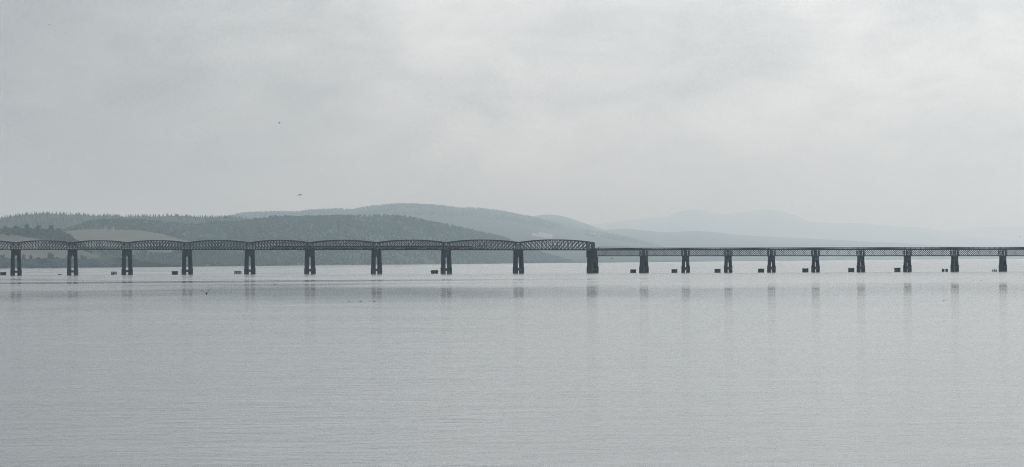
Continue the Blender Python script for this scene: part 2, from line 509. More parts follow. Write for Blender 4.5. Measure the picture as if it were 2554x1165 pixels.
# middle wooded hill
prof_B = [(60, 640), (120, 592), (151, 573), (190, 560), (227, 547), (245, 545), (359, 545), (400, 550), (450, 553), (494, 556), (532, 550), (589, 550), (615, 545), (659, 540), (681, 535), (721, 536), (800, 535), (880, 534), (960, 533), (1017, 538), (1083, 550), (1150, 564), (1187, 573), (1228, 581), (1247, 586), (1281, 597), (1320, 612), (1360, 628), (1410, 644), (1450, 652)]
hB = Hill(prof_B, 60, 1440, 6, [(x, max(y, 8300) + 60) for x, y in SHORE], [(0, 10300), (800, 11300), (1400, 13200)], 1200, drop_px=6, seed=5, convex=.6)
hB.build('hill', M_TURF)
hB.wood('hill_wood', M_WOOD_A, 13500, 13, 'b', 0.0, 1.0, 620, seed=23, label='dense broadleaf wood covering the middle hill', conif=.25, ridge_h=12)
# field spur on the left
prof_A2 = [(60, 640), (110, 606), (140, 586), (157, 578), (190, 574), (230, 571), (300, 573), (345, 574), (400, 583), (450, 597), (490, 606), (540, 618), (600, 636), (660, 650), (720, 656)]
fieldA2 = [[(150, 560), (480, 560), (480, 612), (452, 612), (330, 616), (170, 616)], [(370, 622), (430, 622), (430, 629), (370, 630)]]
hA2 = Hill(prof_A2, 60, 720, 5, [(x, max(y, 7300)) for x, y in SHORE], [(0, 8900)], 700, seed=4, rows=34)
hA2.build('hill', M_TURF, fieldA2, M_FIELD)
hA2.wood('shore_wood', M_WOOD_A, 2600, 11, 'b', 0.0, 0.82, avoid=fieldA2, seed=24, label='dark wood along the shore right of the field')
# near left shore: wood on top, field, shore trees
prof_A1 = [(-500, 580), (-300, 574), (-100, 571), (0, 569), (60, 568), (100, 570), (140, 573), (165, 580), (180, 590), (198, 603), (220, 616), (260, 630), (320, 641), (400, 651), (470, 658)]
fieldA1 = [[(-500, 582), (0, 584), (30, 585), (75, 590), (104, 598), (112, 604), (150, 614), (205, 622), (235, 632), (253, 640), (240, 645), (-500, 645)]]
hA1 = Hill(prof_A1, -500, 470, 5, SHORE, [(0, 7700)], 500, drop_px=6, seed=3, rows=34, amp=.01)
hA1.build('hill', M_TURF, fieldA1, M_FIELD)
hA1.wood('ridge_wood', M_WOOD_A, 900, 9, 'b', 0.72, 1.0, 160, avoid=fieldA1, seed=25, xr=(-500, 230), label='dark wood on the near left hilltop above the field', ridge_h=9)
hA1.wood('shore_wood', M_WOOD_A, 1500, 13, 'b', 0.0, 0.26, seed=26, label='dark belt of trees along the near left shore')


# ---- single trees that stand out of the near left woods
def make_tree(x, u, h, w, label, seed, group):
    rnd = random.Random(seed)
    p = hA1.point(x, u) - Vector((0, 0, 0.4))
    root = empty('broadleaf_tree', p)
    tag(root, label, 'tree', group)
    mb = MB()
    rings = []
    for k in range(5):
        z = h * 0.6 * k / 4; r = 0.035 * h * (1 - 0.18 * k)
        rings.append([(math.cos(i * 1.0472) * r + .01 * h * math.sin(k), math.sin(i * 1.0472) * r, z) for i in range(6)])
    mb.prism(rings)
    tr = mb.build('trunk', M_BARK, root)
    for k in range(5):
        a = rnd.uniform(0, 6.28); l = MB()
        l.bar((0, 0, h * rnd.uniform(.3, .5)), (math.cos(a) * w * .32, math.sin(a) * w * .32, h * rnd.uniform(.55, .8)), .018 * h, .018 * h)
        l.build('limb', M_BARK, tr)
    lobes = []
    for k in range(9):
        a = rnd.uniform(0, 6.28); rr = rnd.uniform(0, .30) * w
        lobes.append((math.cos(a) * rr, math.sin(a) * rr, h * rnd.uniform(.36, .84), rnd.uniform(.16, .27) * w))
    lobes.append((0, 0, h * .55, .30 * w))
    c = MB()
    for (lx, ly, lz, lr) in lobes:
        for _ in range(80):
            d = Vector((rnd.gauss(0, 1), rnd.gauss(0, 1), rnd.gauss(0, 1))).normalized()
            q = Vector((lx, ly, lz)) + d * lr * rnd.uniform(.55, 1.08)
            s = rnd.uniform(.035, .075) * w
            e1 = d.orthogonal().normalized(); e1 = (Matrix.Rotation(rnd.uniform(0, 6.28), 3, d) @ e1)
            e2 = d.cross(e1) + d * rnd.uniform(-.6, .6)
            c.add([q - e1 * s, q + e2 * s, q + e1 * s, q - e2 * s], [(0, 1, 2, 3)])
    c.build('crown', M_LEAF, root)


GT = 'trees standing out of the shore wood'
make_tree(8, 0.20, 24, 21, 'bushy tree in the shore wood left of the leftmost tall pier', 31, GT)
make_tree(58, 0.22, 23, 17, 'tree in the shore wood touching the right side of the leftmost tall pier', 32, GT)
make_tree(76, 0.20, 24, 14, 'pointed tree on the shore midway between the leftmost pier and the big round tree', 33, GT)
make_tree(95, 0.20, 17, 13, 'small low tree just left of the gap beside the big round tree', 34, GT)
make_tree(124, 0.22, 29, 23, 'big round tree on the shore between the two leftmost tall piers', 35, GT)
make_tree(172, 0.24, 26, 22, 'wide tree behind the left edge of the second tall pier from the left', 36, GT)
make_tree(208, 0.28, 24, 21, 'broad tree right of the second tall pier from the left', 37, GT)
make_tree(234, 0.30, 20, 19, 'rounded tree at the right end of the near shore wood', 38, GT)
GH = 'trees along the near hilltop'
make_tree(12, 0.97, 15, 17, 'low tree at the left frame edge on the near hilltop', 41, GH)
make_tree(40, 0.98, 14, 20, 'low spreading tree on the near hilltop left of the round pair', 42, GH)
make_tree(66, 0.98, 20, 19, 'tall round tree, leftmost big crown on the near hilltop', 43, GH)
make_tree(97, 0.98, 18, 20, 'open ragged tree, middle one of three on the near hilltop', 44, GH)
make_tree(127, 0.98, 22, 20, 'dense round tree, rightmost big crown on the near hilltop', 45, GH)
make_tree(147, 0.97, 17, 17, 'smaller tree just right of the dense round hilltop tree', 46, GH)


def house(x, y, dist, w, d, h, label, rz_=0.0):
    p = at(x, y, dist)
    root = empty('cottage', p, rz_)
    tag(root, label, 'house')
    mb = MB(); mb.box(-w / 2, w / 2, -d / 2, d / 2, -8, h)
    mb.add([(-w / 2, -d / 2, h), (-w / 2, d / 2, h), (-w / 2, 0, h + d * .42)], [(0, 1, 2)])
    mb.add([(w / 2, -d / 2, h), (w / 2, d / 2, h), (w / 2, 0, h + d * .42)], [(0, 2, 1)])
    mb.build('wall', M_HARL, root)
    r = MB()
    for s in (-1, 1):
        r.add([(-w / 2 - .3, s * (d / 2 + .3), h - .1), (w / 2 + .3, s * (d / 2 + .3), h - .1), (w / 2 + .3, 0, h + d * .42 + .15), (-w / 2 - .3, 0, h + d * .42 + .15),
               (-w / 2 - .3, s * (d / 2 + .3), h + .2), (w / 2 + .3, s * (d / 2 + .3), h + .2), (w / 2 + .3, 0, h + d * .42 + .45), (-w / 2 - .3, 0, h + d * .42 + .45)],
              [(0, 1, 2, 3), (4, 5, 6, 7), (0, 1, 5, 4), (0, 3, 7, 4), (1, 2, 6, 5)])
    ro = r.build('roof', M_SLATE, root)
    c = MB(); c.box(-w / 2 + .2, -w / 2 + 1.0, -.4, .4, h + d * .3, h + d * .42 + 1.2); c.build('chimney', M_HARL, ro)
    for k in (-.28, .28):
        m = MB(); m.box(k * w - .5, k * w + .5, -d / 2 - .06, -d / 2 + .02, 1.0, 2.3); m.build('window', M_DOOR, root)
    m = MB(); m.box(-.5, .5, -d / 2 - .06, -d / 2 + .02, 0, 2.1); m.build('door', M_DOOR, root)


house(263, 568.3, 8700, 6, 5, 3.4, 'left of two pale farm cottages above the sloping field', .1)
house(281, 568.3, 8720, 7, 5, 2.8, 'right of two pale farm cottages above the sloping field', -.1)
house(1622, 649.5, 14300, 13, 9, 7, 'pale house on the far shore just right of the first approach pier', .1)

# ------------------------------------------------------------------ railway bridge
A_, B_ = 0.823, -0.568
n_ = math.hypot(A_, B_); A_, B_ = A_ / n_, B_ / n_
X0, Y0 = -476.0, 2502.0
ANG = math.atan2(B_, A_)


def t_at(px):
    """Distance along the bridge line seen at a photograph column (on the horizon)."""
    d = ray(px, HOR_Y + HOR_M * (px - PW / 2))
    return (Y0 * d.x - X0) / (A_ - B_ * d.x)


PIER_PX = [40, 181, 317, 467, 623, 773, 939, 1113, 1293, 1478, 1606, 1710, 1816, 1924, 2034, 2147, 2263, 2381, 2501]
TP = [t_at(p) for p in PIER_PX]
TP = [TP[0] - 74.7] + TP + [TP[-1] + 38.5, TP[-1] + 77]
NH = 10                                   # index of the last tall pier (end of the high girders)
tt0 = TP[1]


def z_high(t):                            # underside of the high girders
    return 24.2 - (t - tt0) * 0.00885


T_A = TP[NH + 1]


def z_low(t):                             # underside of the lattice girders
    return 13.3 - (t - T_A) * 0.0067


bridge = empty('railway_bridge', (X0, Y0, 0), ANG)
tag(bridge, 'long dark iron railway bridge on arched piers crossing the calm estuary', 'bridge')

UNIT = MB(); UNIT.box(-.5, .5, -.5, .5, -.5, .5)
_tmp = UNIT.build('unit', M_IRON); UNIT_IRON = _tmp.data; bpy.data.objects.remove(_tmp)
UNIT_IRON.name = 'iron_bar'
_tmp = UNIT.build('unit', M_IRON2); UNIT_IRON2 = _tmp.data; bpy.data.objects.remove(_tmp)
UNIT_IRON2.name = 'girder_bar'


def bar_obj(name, a, b, w, d, mesh, parent):
    """One bar of its own between two points (local x-z plane), sharing one mesh."""
    a = Vector(a); b = Vector(b); v = b - a
    o = bpy.data.objects.new(name, mesh); col.objects.link(o)
    o.parent = parent
    o.location = (a + b) / 2
    o.rotation_euler = (0, -math.atan2(v.z, math.hypot(v.x, 0) * (1 if v.x >= 0 else -1)), 0)
    o.scale = (v.length, d, w)
    return o


def ring(cx, cy, z, r, k=8, ph=math.pi / 8):
    return [(cx + math.cos(ph + i * 2 * math.pi / k) * r, cy + math.sin(ph + i * 2 * math.pi / k) * r, z) for i in range(k)]


def make_pier(t, ztop, c0, d0, c1, d1, arch_drop, thick, notch=None):
    """Two battered shafts joined by an arched head, a low strut and masonry feet."""
    root = empty('pier', (t, 0, 0), 0, bridge)
    zp = 5.0
    rad = 1 / math.cos(math.pi / 8)

    def cc(z): return c0 + (c1 - c0) * z / ztop
    def dd(z): return d0 + (d1 - d0) * z / ztop
    for s in (-1, 1):
        m = MB()
        m.prism([ring(0, s * cc(z) / 2, z, dd(z) / 2 * rad * k) for z, k in ((zp - .2, .97), (zp + .5, .965), (ztop * .6, .97), (ztop - 1.1, .97), (ztop - 1.0, 1.03), (ztop - .3, 1.03))])
        m.build('shaft', M_PIER, root)
        m = MB()
        m.prism([ring(0, s * cc(0) / 2, z, d / 2 * rad) for z, d in ((-2, d0 * 1.03), (zp - .9, dd(zp) * 1.04), (zp - .9, dd(zp) * 1.10), (zp - .35, dd(zp) * 1.10), (zp, dd(zp)))])
        m.build('foot', M_STONE, root)
    # strut
    m = MB(); m.box(-thick * .5, thick * .5, -c0 / 2, c0 / 2, 2.1, 4.25); m.build('strut', M_STONE, root)
    # arched head
    zs = ztop - arch_drop                 # crown of the arch
    half = cc(zs) / 2 - dd(zs) * .30
    pts = []
    K = 12
    rise = half * 1.5
    for i in range(K + 1):
        a = math.pi * i / K
        pts.append((-math.cos(a) * half, zs - rise + math.sin(a) * rise))
    top = [(-math.cos(math.pi * i / K) * half, ztop - .3) for i in range(K + 1)]
    m = MB()
    th = thick * .5
    vs = []; fs = []
    for i in range(K + 1):
        for y_, z_ in (pts[i], top[i]):
            vs += [(-th, y_, z_), (th, y_, z_)]
    for i in range(K):
        o = i * 4; p = o + 4
        fs += [(o, o + 2, p + 2, p), (o + 1, p + 1, p + 3, o + 3), (o, p, p + 1, o + 1), (o + 2, o + 3, p + 3, p + 2)]
    fs += [(0, 1, 3, 2), (K * 4, K * 4 + 2, K * 4 + 3, K * 4 + 1)]
    m.add(vs, fs); m.build('arch_head', M_PIER, root)
    # cap plate
    m = MB(); e = d1 * .5
    m.box(-e, e, -c1 / 2 - e, c1 / 2 + e, ztop - .3, ztop)
    if notch: m.box(-e, notch[0], -c1 / 2 - e * .9, c1 / 2 + e * .9, ztop, notch[1])
    m.build('cap', M_PIER, root)
    return root


for i, t in enumerate(TP):
    if i < NH:
        make_pier(t, z_high(t), 9.15, 4.15, 7.95, 3.5, 4.6, 2.4)
    elif i == NH:
        make_pier(t, z_low(t) - .35, 8.8, 4.75, 8.2, 4.3, 4.6, 3.4, notch=(0.2, z_high(t)))
    elif i == NH + 1:
        make_pier(t, z_low(t), 7.3, 3.8, 6.0, 3.0, 4.0, 2.6)
    else:
        make_pier(t, z_low(t), 7.5, 2.9, 5.85, 2.42, 3.0, 1.9)

# ---- high girder spans
TR = 3.7                                  # half distance between the two trusses
HE, HM = 6.5, 8.95                        # depth at the piers and at mid-span
NP = 20


def truss_span(ta, tb, last=False):
    L_ = tb - ta
    root = empty('truss_span', (ta, 0, 0), 0, bridge)
    za = z_high(ta); zb = z_high(tb)
    g = 0.0

    def zb_(x): return za + (zb - za) * x / L_
    def ht(x):
        w = 2 * x / L_ - 1
        return HE + (HM - HE) * (1 - abs(w) ** 2.1)
    xs = [L_ * k / NP for k in range(NP + 1)]
    xs[0] += .25; xs[-1] -= .25
    # deck
    m = MB()
    for x0, x1 in zip(xs, xs[1:]):
        m.add([(x0, -TR + .4, zb_(x0) + .55), (x0, TR - .4, zb_(x0) + .55), (x1, TR - .4, zb_(x1) + .55), (x1, -TR + .4, zb_(x1) + .55),
               (x0, -TR + .4, zb_(x0) + .95), (x0, TR - .4, zb_(x0) + .95), (x1, TR - .4, zb_(x1) + .95), (x1, -TR + .4, zb_(x1) + .95)],
              [(0, 1, 2, 3), (4, 7, 6, 5), (0, 3, 7, 4), (1, 5, 6, 2), (0, 4, 5, 1), (2, 6, 7, 3)])
    m.build('deck', M_DECK, root)
    fl = MB()
    for x in xs: fl.bar((x, -TR, zb_(x) + .3), (x, TR, zb_(x) + .3), .35, .5)
    fl.build('floor_beams', M_IRON, root)['kind'] = 'stuff'
    for s in (-1, 1):
        y = s * TR
        b = MB()
        b.bar((xs[0], y, zb_(0) + .5), (xs[-1], y, zb_(L_) + .5), 1.0, .55)
        b.build('bottom_chord', M_IRON, root)
        b = MB()
        for x0, x1 in zip(xs, xs[1:]):
            b.bar((x0 - .02, y, zb_(x0) + ht(x0) - .3), (x1 + .02, y, zb_(x1) + ht(x1) - .3), .78, .62)
        b.build('top_chord', M_IRON, root)
        web = []
        for k in range(0, NP + 1):
            end = k in (0, NP)
            web.append(('end_post' if end else 'vertical_post', (xs[k], y, zb_(xs[k]) + .9), (xs[k], y, zb_(xs[k]) + ht(xs[k]) - .5), .6 if end else .34, .4))
        for k in range(0, NP - 1):
            if k + 2 <= NP // 2 + 1:
                web.append(('diagonal_brace', (xs[k], y + .05 * s, zb_(xs[k]) + ht(xs[k]) - .4), (xs[k + 2], y + .05 * s, zb_(xs[k + 2]) + .8), .42, .3))
            if k >= NP // 2 - 1:
                web.append(('diagonal_brace', (xs[k], y - .05 * s, zb_(xs[k]) + .8), (xs[k + 2], y - .05 * s, zb_(xs[k + 2]) + ht(xs[k + 2]) - .4), .42, .3))
        for k in (0, NP - 1):              # half diagonals in the end panels
            a, b2 = (0, 1) if k == 0 else (NP, NP - 1)
            web.append(('diagonal_brace', (xs[a], y, zb_(xs[a]) + ht(xs[a]) - .4), (xs[b2], y, zb_(xs[b2]) + .8), .42, .3))
        if s < 0:
            for nm, p, q, w, d in web: bar_obj(nm, p, q, w, d, UNIT_IRON, root)
        else:
            b = MB()
            for nm, p, q, w, d in web: b.bar(p, q, w, d)
            b.build('far_web', M_IRON, root)['kind'] = 'stuff'
    # wind bracing between the top chords
    b = MB()
    for k in range(2, NP - 1, 2):
        b.bar((xs[k], -TR, zb_(xs[k]) + ht(xs[k]) - .35), (xs[k], TR, zb_(xs[k]) + ht(xs[k]) - .35), .3, .35)
        if k + 2 < NP - 1:
            for s in (-1, 1):
                b.bar((xs[k], -TR * s, zb_(xs[k]) + ht(xs[k]) - .35), (xs[k + 2], TR * s, zb_(xs[k + 2]) + ht(xs[k + 2]) - .35), .16, .16)
    b.build('top_bracing', M_IRON, root)['kind'] = 'stuff'
    if last:
        # plated end frames and the portal that closes the high girders
        for s in (-1, 1):
            b = MB(); b.box(L_ - 3.3, L_ - .1, s * TR - .36, s * TR + .36, zb_(L_) + .02, zb_(L_) + HE + .12)
            b.build('end_plate', M_PLATE, root)
        b = MB(); K = 10; rr = TR - .4; zt = zb_(L_) + HE + .1
        for i in range(K):
            a0 = math.pi * i / K; a1 = math.pi * (i + 1) / K
            q = [(-math.cos(a0) * rr, zt - 3.0 + math.sin(a0) * 2.1), (-math.cos(a1) * rr, zt - 3.0 + math.sin(a1) * 2.1)]
            b.add([(L_ - .7, q[0][0], q[0][1]), (L_ - .7, q[1][0], q[1][1]), (L_ - .7, q[1][0], zt), (L_ - .7, q[0][0], zt),
                   (L_ - .2, q[0][0], q[0][1]), (L_ - .2, q[1][0], q[1][1]), (L_ - .2, q[1][0], zt), (L_ - .2, q[0][0], zt)],
                  [(0, 1, 2, 3), (7, 6, 5, 4), (0, 4, 5, 1), (3, 2, 6, 7)])
        b.build('portal_arch', M_IRON2, root)
    return root


for i in range(NH):
    truss_span(TP[i], TP[i + 1], i == NH - 1)

# ---- lattice approach spans
GH_ = 3.0                                 # half distance between the lattice girders
LH = 5.55                                 # girder depth to the deck


def lattice_span(ta, tb, first=False):
    x0 = .35; L_ = tb - ta; x1 = L_ - .35
    root = empty('lattice_span', (ta, 0, 0), 0, bridge)
    za = z_low(ta); zb = z_low(tb)

    def zb_(x): return za + (zb - za) * x / L_
    for s in (-1, 1):
        y = s * GH_
        b = MB(); b.bar((x0, y, zb_(x0) + .32), (x1, y, zb_(x1) + .32), .64, .5); b.build('bottom_chord', M_IRON2, root)
        b = MB(); b.bar((x0, y, zb_(x0) + 4.95), (x1, y, zb_(x1) + 4.95), .5, .5); b.build('top_chord', M_IRON2, root)
        w = MB(); step = 1.56; h = 4.3
        n = int((x1 - x0) / step) + 1
        for k in range(-4, n + 4):
            xa = x0 + k * step
            for d in (1, -1):
                xb = xa + d * h
                a = [xa, 0.0]; e = [xb, h]
                # clip to the panel
                lo, hi = x0 + .5, x1 - .5
                def clip(p, q):
                    if p[0] < lo:
                        f = (lo - p[0]) / (q[0] - p[0]); return [lo, p[1] + f * (q[1] - p[1])]
                    if p[0] > hi:
                        f = (hi - p[0]) / (q[0] - p[0]); return [hi, p[1] + f * (q[1] - p[1])]
                    return p
                if (a[0] < lo and e[0] < lo) or (a[0] > hi and e[0] > hi): continue
                a2 = clip(a, e); e2 = clip(e, a)
                if math.hypot(e2[0] - a2[0], e2[1] - a2[1]) < .4: continue
                w.bar((a2[0], y + .06 * d, zb_(a2[0]) + .45 + a2[1]), (e2[0], y + .06 * d, zb_(e2[0]) + .45 + e2[1]), .15, .07)
        o = w.build('lattice_web', M_IRON2, root); o['kind'] = 'stuff'
        for xe in (x0 + .35, x0 + 1.7, x1 - 1.7, x1 - .35):
            outer = xe in (x0 + .35, x1 - .35)
            bar_obj('end_post', (xe, y, zb_(xe) + .45), (xe, y, zb_(xe) + 4.75), .7 if outer else .35, .4, UNIT_IRON2, root)
        for e0, e1 in ((x0 + .5, x0 + 1.6), (x1 - 1.6, x1 - .5)):
            for q in (0, 1):
                a, c = (e0, e1) if q else (e1, e0)
                bar_obj('end_brace', (a, y, zb_(a) + .6), (c, y, zb_(c) + 4.7), .25, .14, UNIT_IRON2, root)
    b = MB()
    for k in range(5):
        x = x0 + .4 + (x1 - x0 - .8) * k / 4
        b.bar((x, -GH_, zb_(x) + .6), (x, GH_, zb_(x) + 4.6), .12, .12); b.bar((x, GH_, zb_(x) + .6), (x, -GH_, zb_(x) + 4.6), .12, .12)
    b.build('cross_bracing', M_IRON2, root)['kind'] = 'stuff'
    d = MB()
    xa = -.1 if not first else -.6
    d.add([(q, yy, zb_(q) + zz) for q in (xa, L_ - .1) for yy in (-4.0, 4.0) for zz in (5.2, 5.6)],
          [(0, 1, 3, 2), (4, 6, 7, 5), (0, 4, 5, 1), (2, 3, 7, 6), (0, 2, 6, 4), (1, 5, 7, 3)])
    d.build('deck', M_DECK, root)
    for s in (-1, 1):
        y = s * 4.05
        f = MB(); f.bar((xa, y + .1 * s, zb_(xa) + 5.28), (L_ - .1, y + .1 * s, zb_(L_) + 5.28), .78, .14); f.build('fascia', M_IRON2, root)
        f = MB(); f.bar((xa, y, zb_(xa) + 6.72), (L_ - .1, y, zb_(L_) + 6.72), .22, .2); f.build('parapet_rail', M_IRON2, root)
        pk = MB(); npk = int(L_ / .26)
        for k in range(npk):
            x = L_ * (k + .5) / npk
            pk.bar((x, y, zb_(x) + 5.66), (x, y, zb_(x) + 6.66), .12, .05)
        pk.build('parapet_pickets', M_IRON2, root)['kind'] = 'stuff'
        if s < 0:
            for k in range(10):
                x = .35 + (L_ - .7) * k / 9
                bar_obj('parapet_post', (x, y - .05, zb_(x) + 5.6), (x, y - .05, zb_(x) + 6.8), .42, .22, UNIT_IRON2, root)
    return root


for i in range(NH, len(TP) - 1):
    lattice_span(TP[i], TP[i + 1], i == NH)

# pale handrail of the works platform on the first approach span, and the marker beside it
hr = empty('platform_handrail', (0, 0, 0), 0, bridge)
ta, tb = t_at(1502), t_at(1578)
for k in range(20):
    t = ta + (tb - ta) * k / 19
    b = MB(); b.box(t - .045, t + .045, -4.22, -4.13, z_low(t) + 6.5, z_low(t) + 8.15); b.build('handrail_post', M_RAILPALE, hr)
for hz in (8.12, 7.5):
    b = MB(); b.bar((ta, -4.24, z_low(ta) + hz), (tb, -4.24, z_low(tb) + hz), .09, .07); b.build('handrail_bar', M_RAILPALE, hr)
t = t_at(1499)
b = MB(); b.prism([ring(t, -4.0, z_low(t) + 5.6, .5, 8), ring(t + .05, -4.0, z_low(t) + 6.9, .42, 8), ring(t - .1, -4.0, z_low(t) + 7.6, .22, 8), ring(t - .14, -4.0, z_low(t) + 7.95, .08, 8)])
b.build('parapet_marker', M_UNDER, bridge)
for px, dz, yy in ((30.5, 1.6, -4.3), (95, 2.6, -4.15), (171.5, 3.2, -4.15)):
    t = t_at(px)
    b = MB(); b.box(t - .42, t + .42, yy - .35, yy + .1, z_high(t) + dz - .55, z_high(t) + dz + .55); b.build('lamp_box', M_WHITE, bridge)

# ------------------------------------------------------------------ passenger train inside the girders
t0, t1 = t_at(672), t_at(1181)
NCAR = 10
train = empty('passenger_train', (X0, Y0, 0), ANG)
tag(train, 'long dark passenger train with pale roof crossing inside the high girders', 'train')
pitch = (t1 - t0) / NCAR
for k in range(NCAR):
    ca = t0 + pitch * k + .35; cb = t0 + pitch * (k + 1) - .35
    zr0 = z_high((ca + cb) / 2) + 1.05
    car = empty('coach', ((ca + cb) / 2, 1.6, zr0), 0, train)
    car.rotation_euler = (0, math.atan(0.00885), 0)
    hl = (cb - ca) / 2
    noseL = 2.6 if k == 0 else 0; noseR = 2.6 if k == NCAR - 1 else 0
    def loft(zs_, name, mat):
        m = MB()
        prof = zs_
        rings = []
        st = [(-hl, .55 if noseL else 1.0), (-hl + max(noseL, .05), 1.0), (hl - max(noseR, .05), 1.0), (hl, .55 if noseR else 1.0)]
        for x, s in st:
            rings.append([(x, y * (.75 + .25 * s), .7 + (z - .7) * s) for y, z in prof])
        m.prism(rings); return m.build(name, mat, car)
    loft([(-1.36, .7), (1.36, .7), (1.40, 1.9), (-1.40, 1.9)], 'body_side', M_CAB_SIDE)
    loft([(-1.385, 1.9), (1.385, 1.9), (1.36, 2.75), (-1.36, 2.75)], 'window_band', M_CAB_WIN)
    loft([(-1.38, 2.75), (1.38, 2.75), (1.30, 3.2), (.95, 3.55), (.4, 3.7), (-.4, 3.7), (-.95, 3.55), (-1.30, 3.2)], 'roof', M_CAB_ROOF)
    for bx in (-hl * .7, hl * .7):
        m = MB(); m.box(bx - 1.5, bx + 1.5, -1.15, 1.15, .12, .68)
        for wx in (-1.1, 1.1):
            for wy in (-.78, .78):
                m.prism([[(bx + wx + math.cos(a * .785) * .45, wy + q, .45 + math.sin(a * .785) * .45) for a in range(8)] for q in (-.07, .07)])
        m.build('bogie', M_UNDER, car)

# ------------------------------------------------------------------ stumps of the old bridge
ORD = ['', 'first', 'second', 'third', 'fourth', 'fifth', 'sixth', 'seventh', 'eighth', 'ninth']
GS = 'old stumps standing in the water beside the piers'


def stump_loc(px):
    """On the old line, 18 m nearer than the bridge axis."""
    d = ray(px, HOR_Y + HOR_M * (px - PW / 2))
    x0 = X0 + 17.0 * B_; y0 = Y0 - 17.0 * A_
    t = (y0 * d.x - x0) / (A_ - B_ * d.x)
    return Vector((x0 + A_ * t, y0 + B_ * t, 0))


def octo(cx, cy, a, b, z, ch=.28):
    c = ch * min(a, b)
    return [(cx - a + c, cy - b, z), (cx + a - c, cy - b, z), (cx + a, cy - b + c, z), (cx + a, cy + b - c, z), (cx + a - c, cy + b, z), (cx - a + c, cy + b, z), (cx - a, cy + b - c, z), (cx - a, cy - b + c, z)]


def stump(px, w, h, label, waist=0.97, cap=1.02, rod=None, bulge=False, seed=0):
    rnd = random.Random(seed + int(px))
    p = stump_loc(px)
    root = empty('pier_stump', p, math.atan2(-p.x, p.y))
    tag(root, label, 'stump', GS)
    a = w / 2; b = w * .36
    m = MB()
    m.prism([octo(0, 0, a * 1.02, b, -1.5), octo(0, 0, a * 1.0, b, .3), octo(0, 0, a * waist, b * .97, h * .5), octo(0, 0, a * .985, b, h * .8)])
    m.build('body', M_STUMP, root)
    m = MB(); m.prism([octo(0, 0, a * cap, b * cap, h * .8), octo(0, 0, a * cap, b * cap, h)]); m.build('cap_course', M_STUMP, root)
    if bulge:
        m = MB(); m.box(-a * 1.12, a * 1.12, -b * .5, b * .5, h * .5, h * .75); m.build('corbel', M_STUMP, root)
    for k in range(3):
        x = rnd.uniform(-.8, .8) * a; q = rnd.uniform(.25, .6)
        m = MB(); m.prism([octo(x, 0, q * .6, q * .5, h), octo(x + .05, 0, q * .4, q * .3, h + q * rnd.uniform(.25, .5))]); m.build('loose_stone', M_STUMP, root)
    if rod:
        for (x0, z0, x1, z1) in rod:
            m = MB(); m.bar((x0, 0, h + z0), (x1, 0, h + z1), .10, .10); m.build('rod', M_UNDER, root)


stump(8, 5.7, 2.9, 'square dark stump at the left frame edge beside the leftmost pier')
stump(436, 5.7, 3.1, 'square dark stump with a thin slanted rod beside the fourth pier from the left', rod=[(2.4, -.1, 7.5, 2.6)], waist=.96)
stump(1083.5, 5.9, 2.9, 'broad dark stump with side corbels beside the third pier left of the girder change', rod=[(.6, -.1, 1.3, 1.5), (1.3, 1.5, 2.2, .2)], bulge=True)
for k, px in enumerate([1579, 1682, 1789.5, 1898, 2008.5, 2123, 2238]):
    stump(px, 4.75, [2.75, 2.75, 2.8, 2.9, 2.95, 3.0, 3.05][k], 'square dark stump just left of the %s lattice pier right of the tall trusses' % ORD[k + 1], waist=[.96, .98, .97, .95, .96, .95, .94][k])
# split stump
p = stump_loc(2356.5); root = empty('pier_stump', p, math.atan2(-p.x, p.y))
tag(root, 'split stump of two low blocks with a bright gap between', 'stump', GS)
for s in (-1, 1):
    m = MB(); m.prism([octo(s * 1.27, 0, .98, 1.0, -1.5), octo(s * 1.27, 0, .96, 1.0, 1.0), octo(s * 1.27, 0, 1.0, 1.0, 2.15)]); m.build('block', M_STUMP, root)
# remains of a frame: three short posts
p = stump_loc(2480)
for x, h, w, lb in ((-1.55, 1.6, .40, 'thin short post, leftmost of three beside the rightmost pier'), (-.2, 2.0, .58, 'tapered post, middle of three beside the rightmost pier'), (1.15, 1.95, .62, 'stout post, rightmost of three beside the rightmost pier')):
    d = Vector((p.y, -p.x, 0)).normalized()
    root = empty('timber_post', p + d * x, 0); tag(root, lb, 'post', 'three stub posts by the rightmost pier')
    m = MB(); m.prism([ring(0, 0, -1.5, w * 1.1), ring(.05, 0, .35, w), ring(.02, 0, h * .6, w * .7), ring(.08, 0, h * .8, w * .45)]); m.build('shaft', M_STUMP, root)
    m = MB(); m.prism([ring(.08, 0, h * .8, w * .55), ring(.1, 0, h * .93, w * .5), ring(.12, 0, h, w * .2)]); m.build('head', M_STUMP, root)


# wrecked frames: open cages
def cage(px, w, h, label, ncell, hull=False):
    p = stump_loc(px); root = empty('timber_cage', p, math.atan2(-p.x, p.y)); tag(root, label, 'wreckage', GS)
    for s in range(ncell):
        cx = -w / 2 + w * (s + .5) / ncell; a = w / ncell * .42
        for sx in (-1, 1):
            for sy in (-1, 1):
                m = MB(); m.bar((cx + sx * a, sy * .9, -1.2), (cx + sx * a * .96, sy * .9, h + .15), .42, .42); m.build('post', M_STUMP, root)
        for z, q in ((h * .86, .55), (h * .34, .62)):
            m = MB(); m.box(cx - a * 1.15, cx + a * 1.15, -1.05, 1.05, z - q / 2, z + q / 2); m.build('platform', M_STUMP, root)
        m = MB(); m.bar((cx - a, -.95, h * .40), (cx + a, -.95, h * .82), .30, .12); m.bar((cx + a, -.95, h * .40), (cx - a, -.95, h * .82), .30, .12); m.build('brace', M_STUMP, root)
        if hull and s == 0:
            m = MB(); m.prism([octo(cx, 0, a * .75, .8, .1), octo(cx, 0, a * 1.2, 1.1, h * .30)]); m.build('sill_block', M_STUMP, root)
    return root


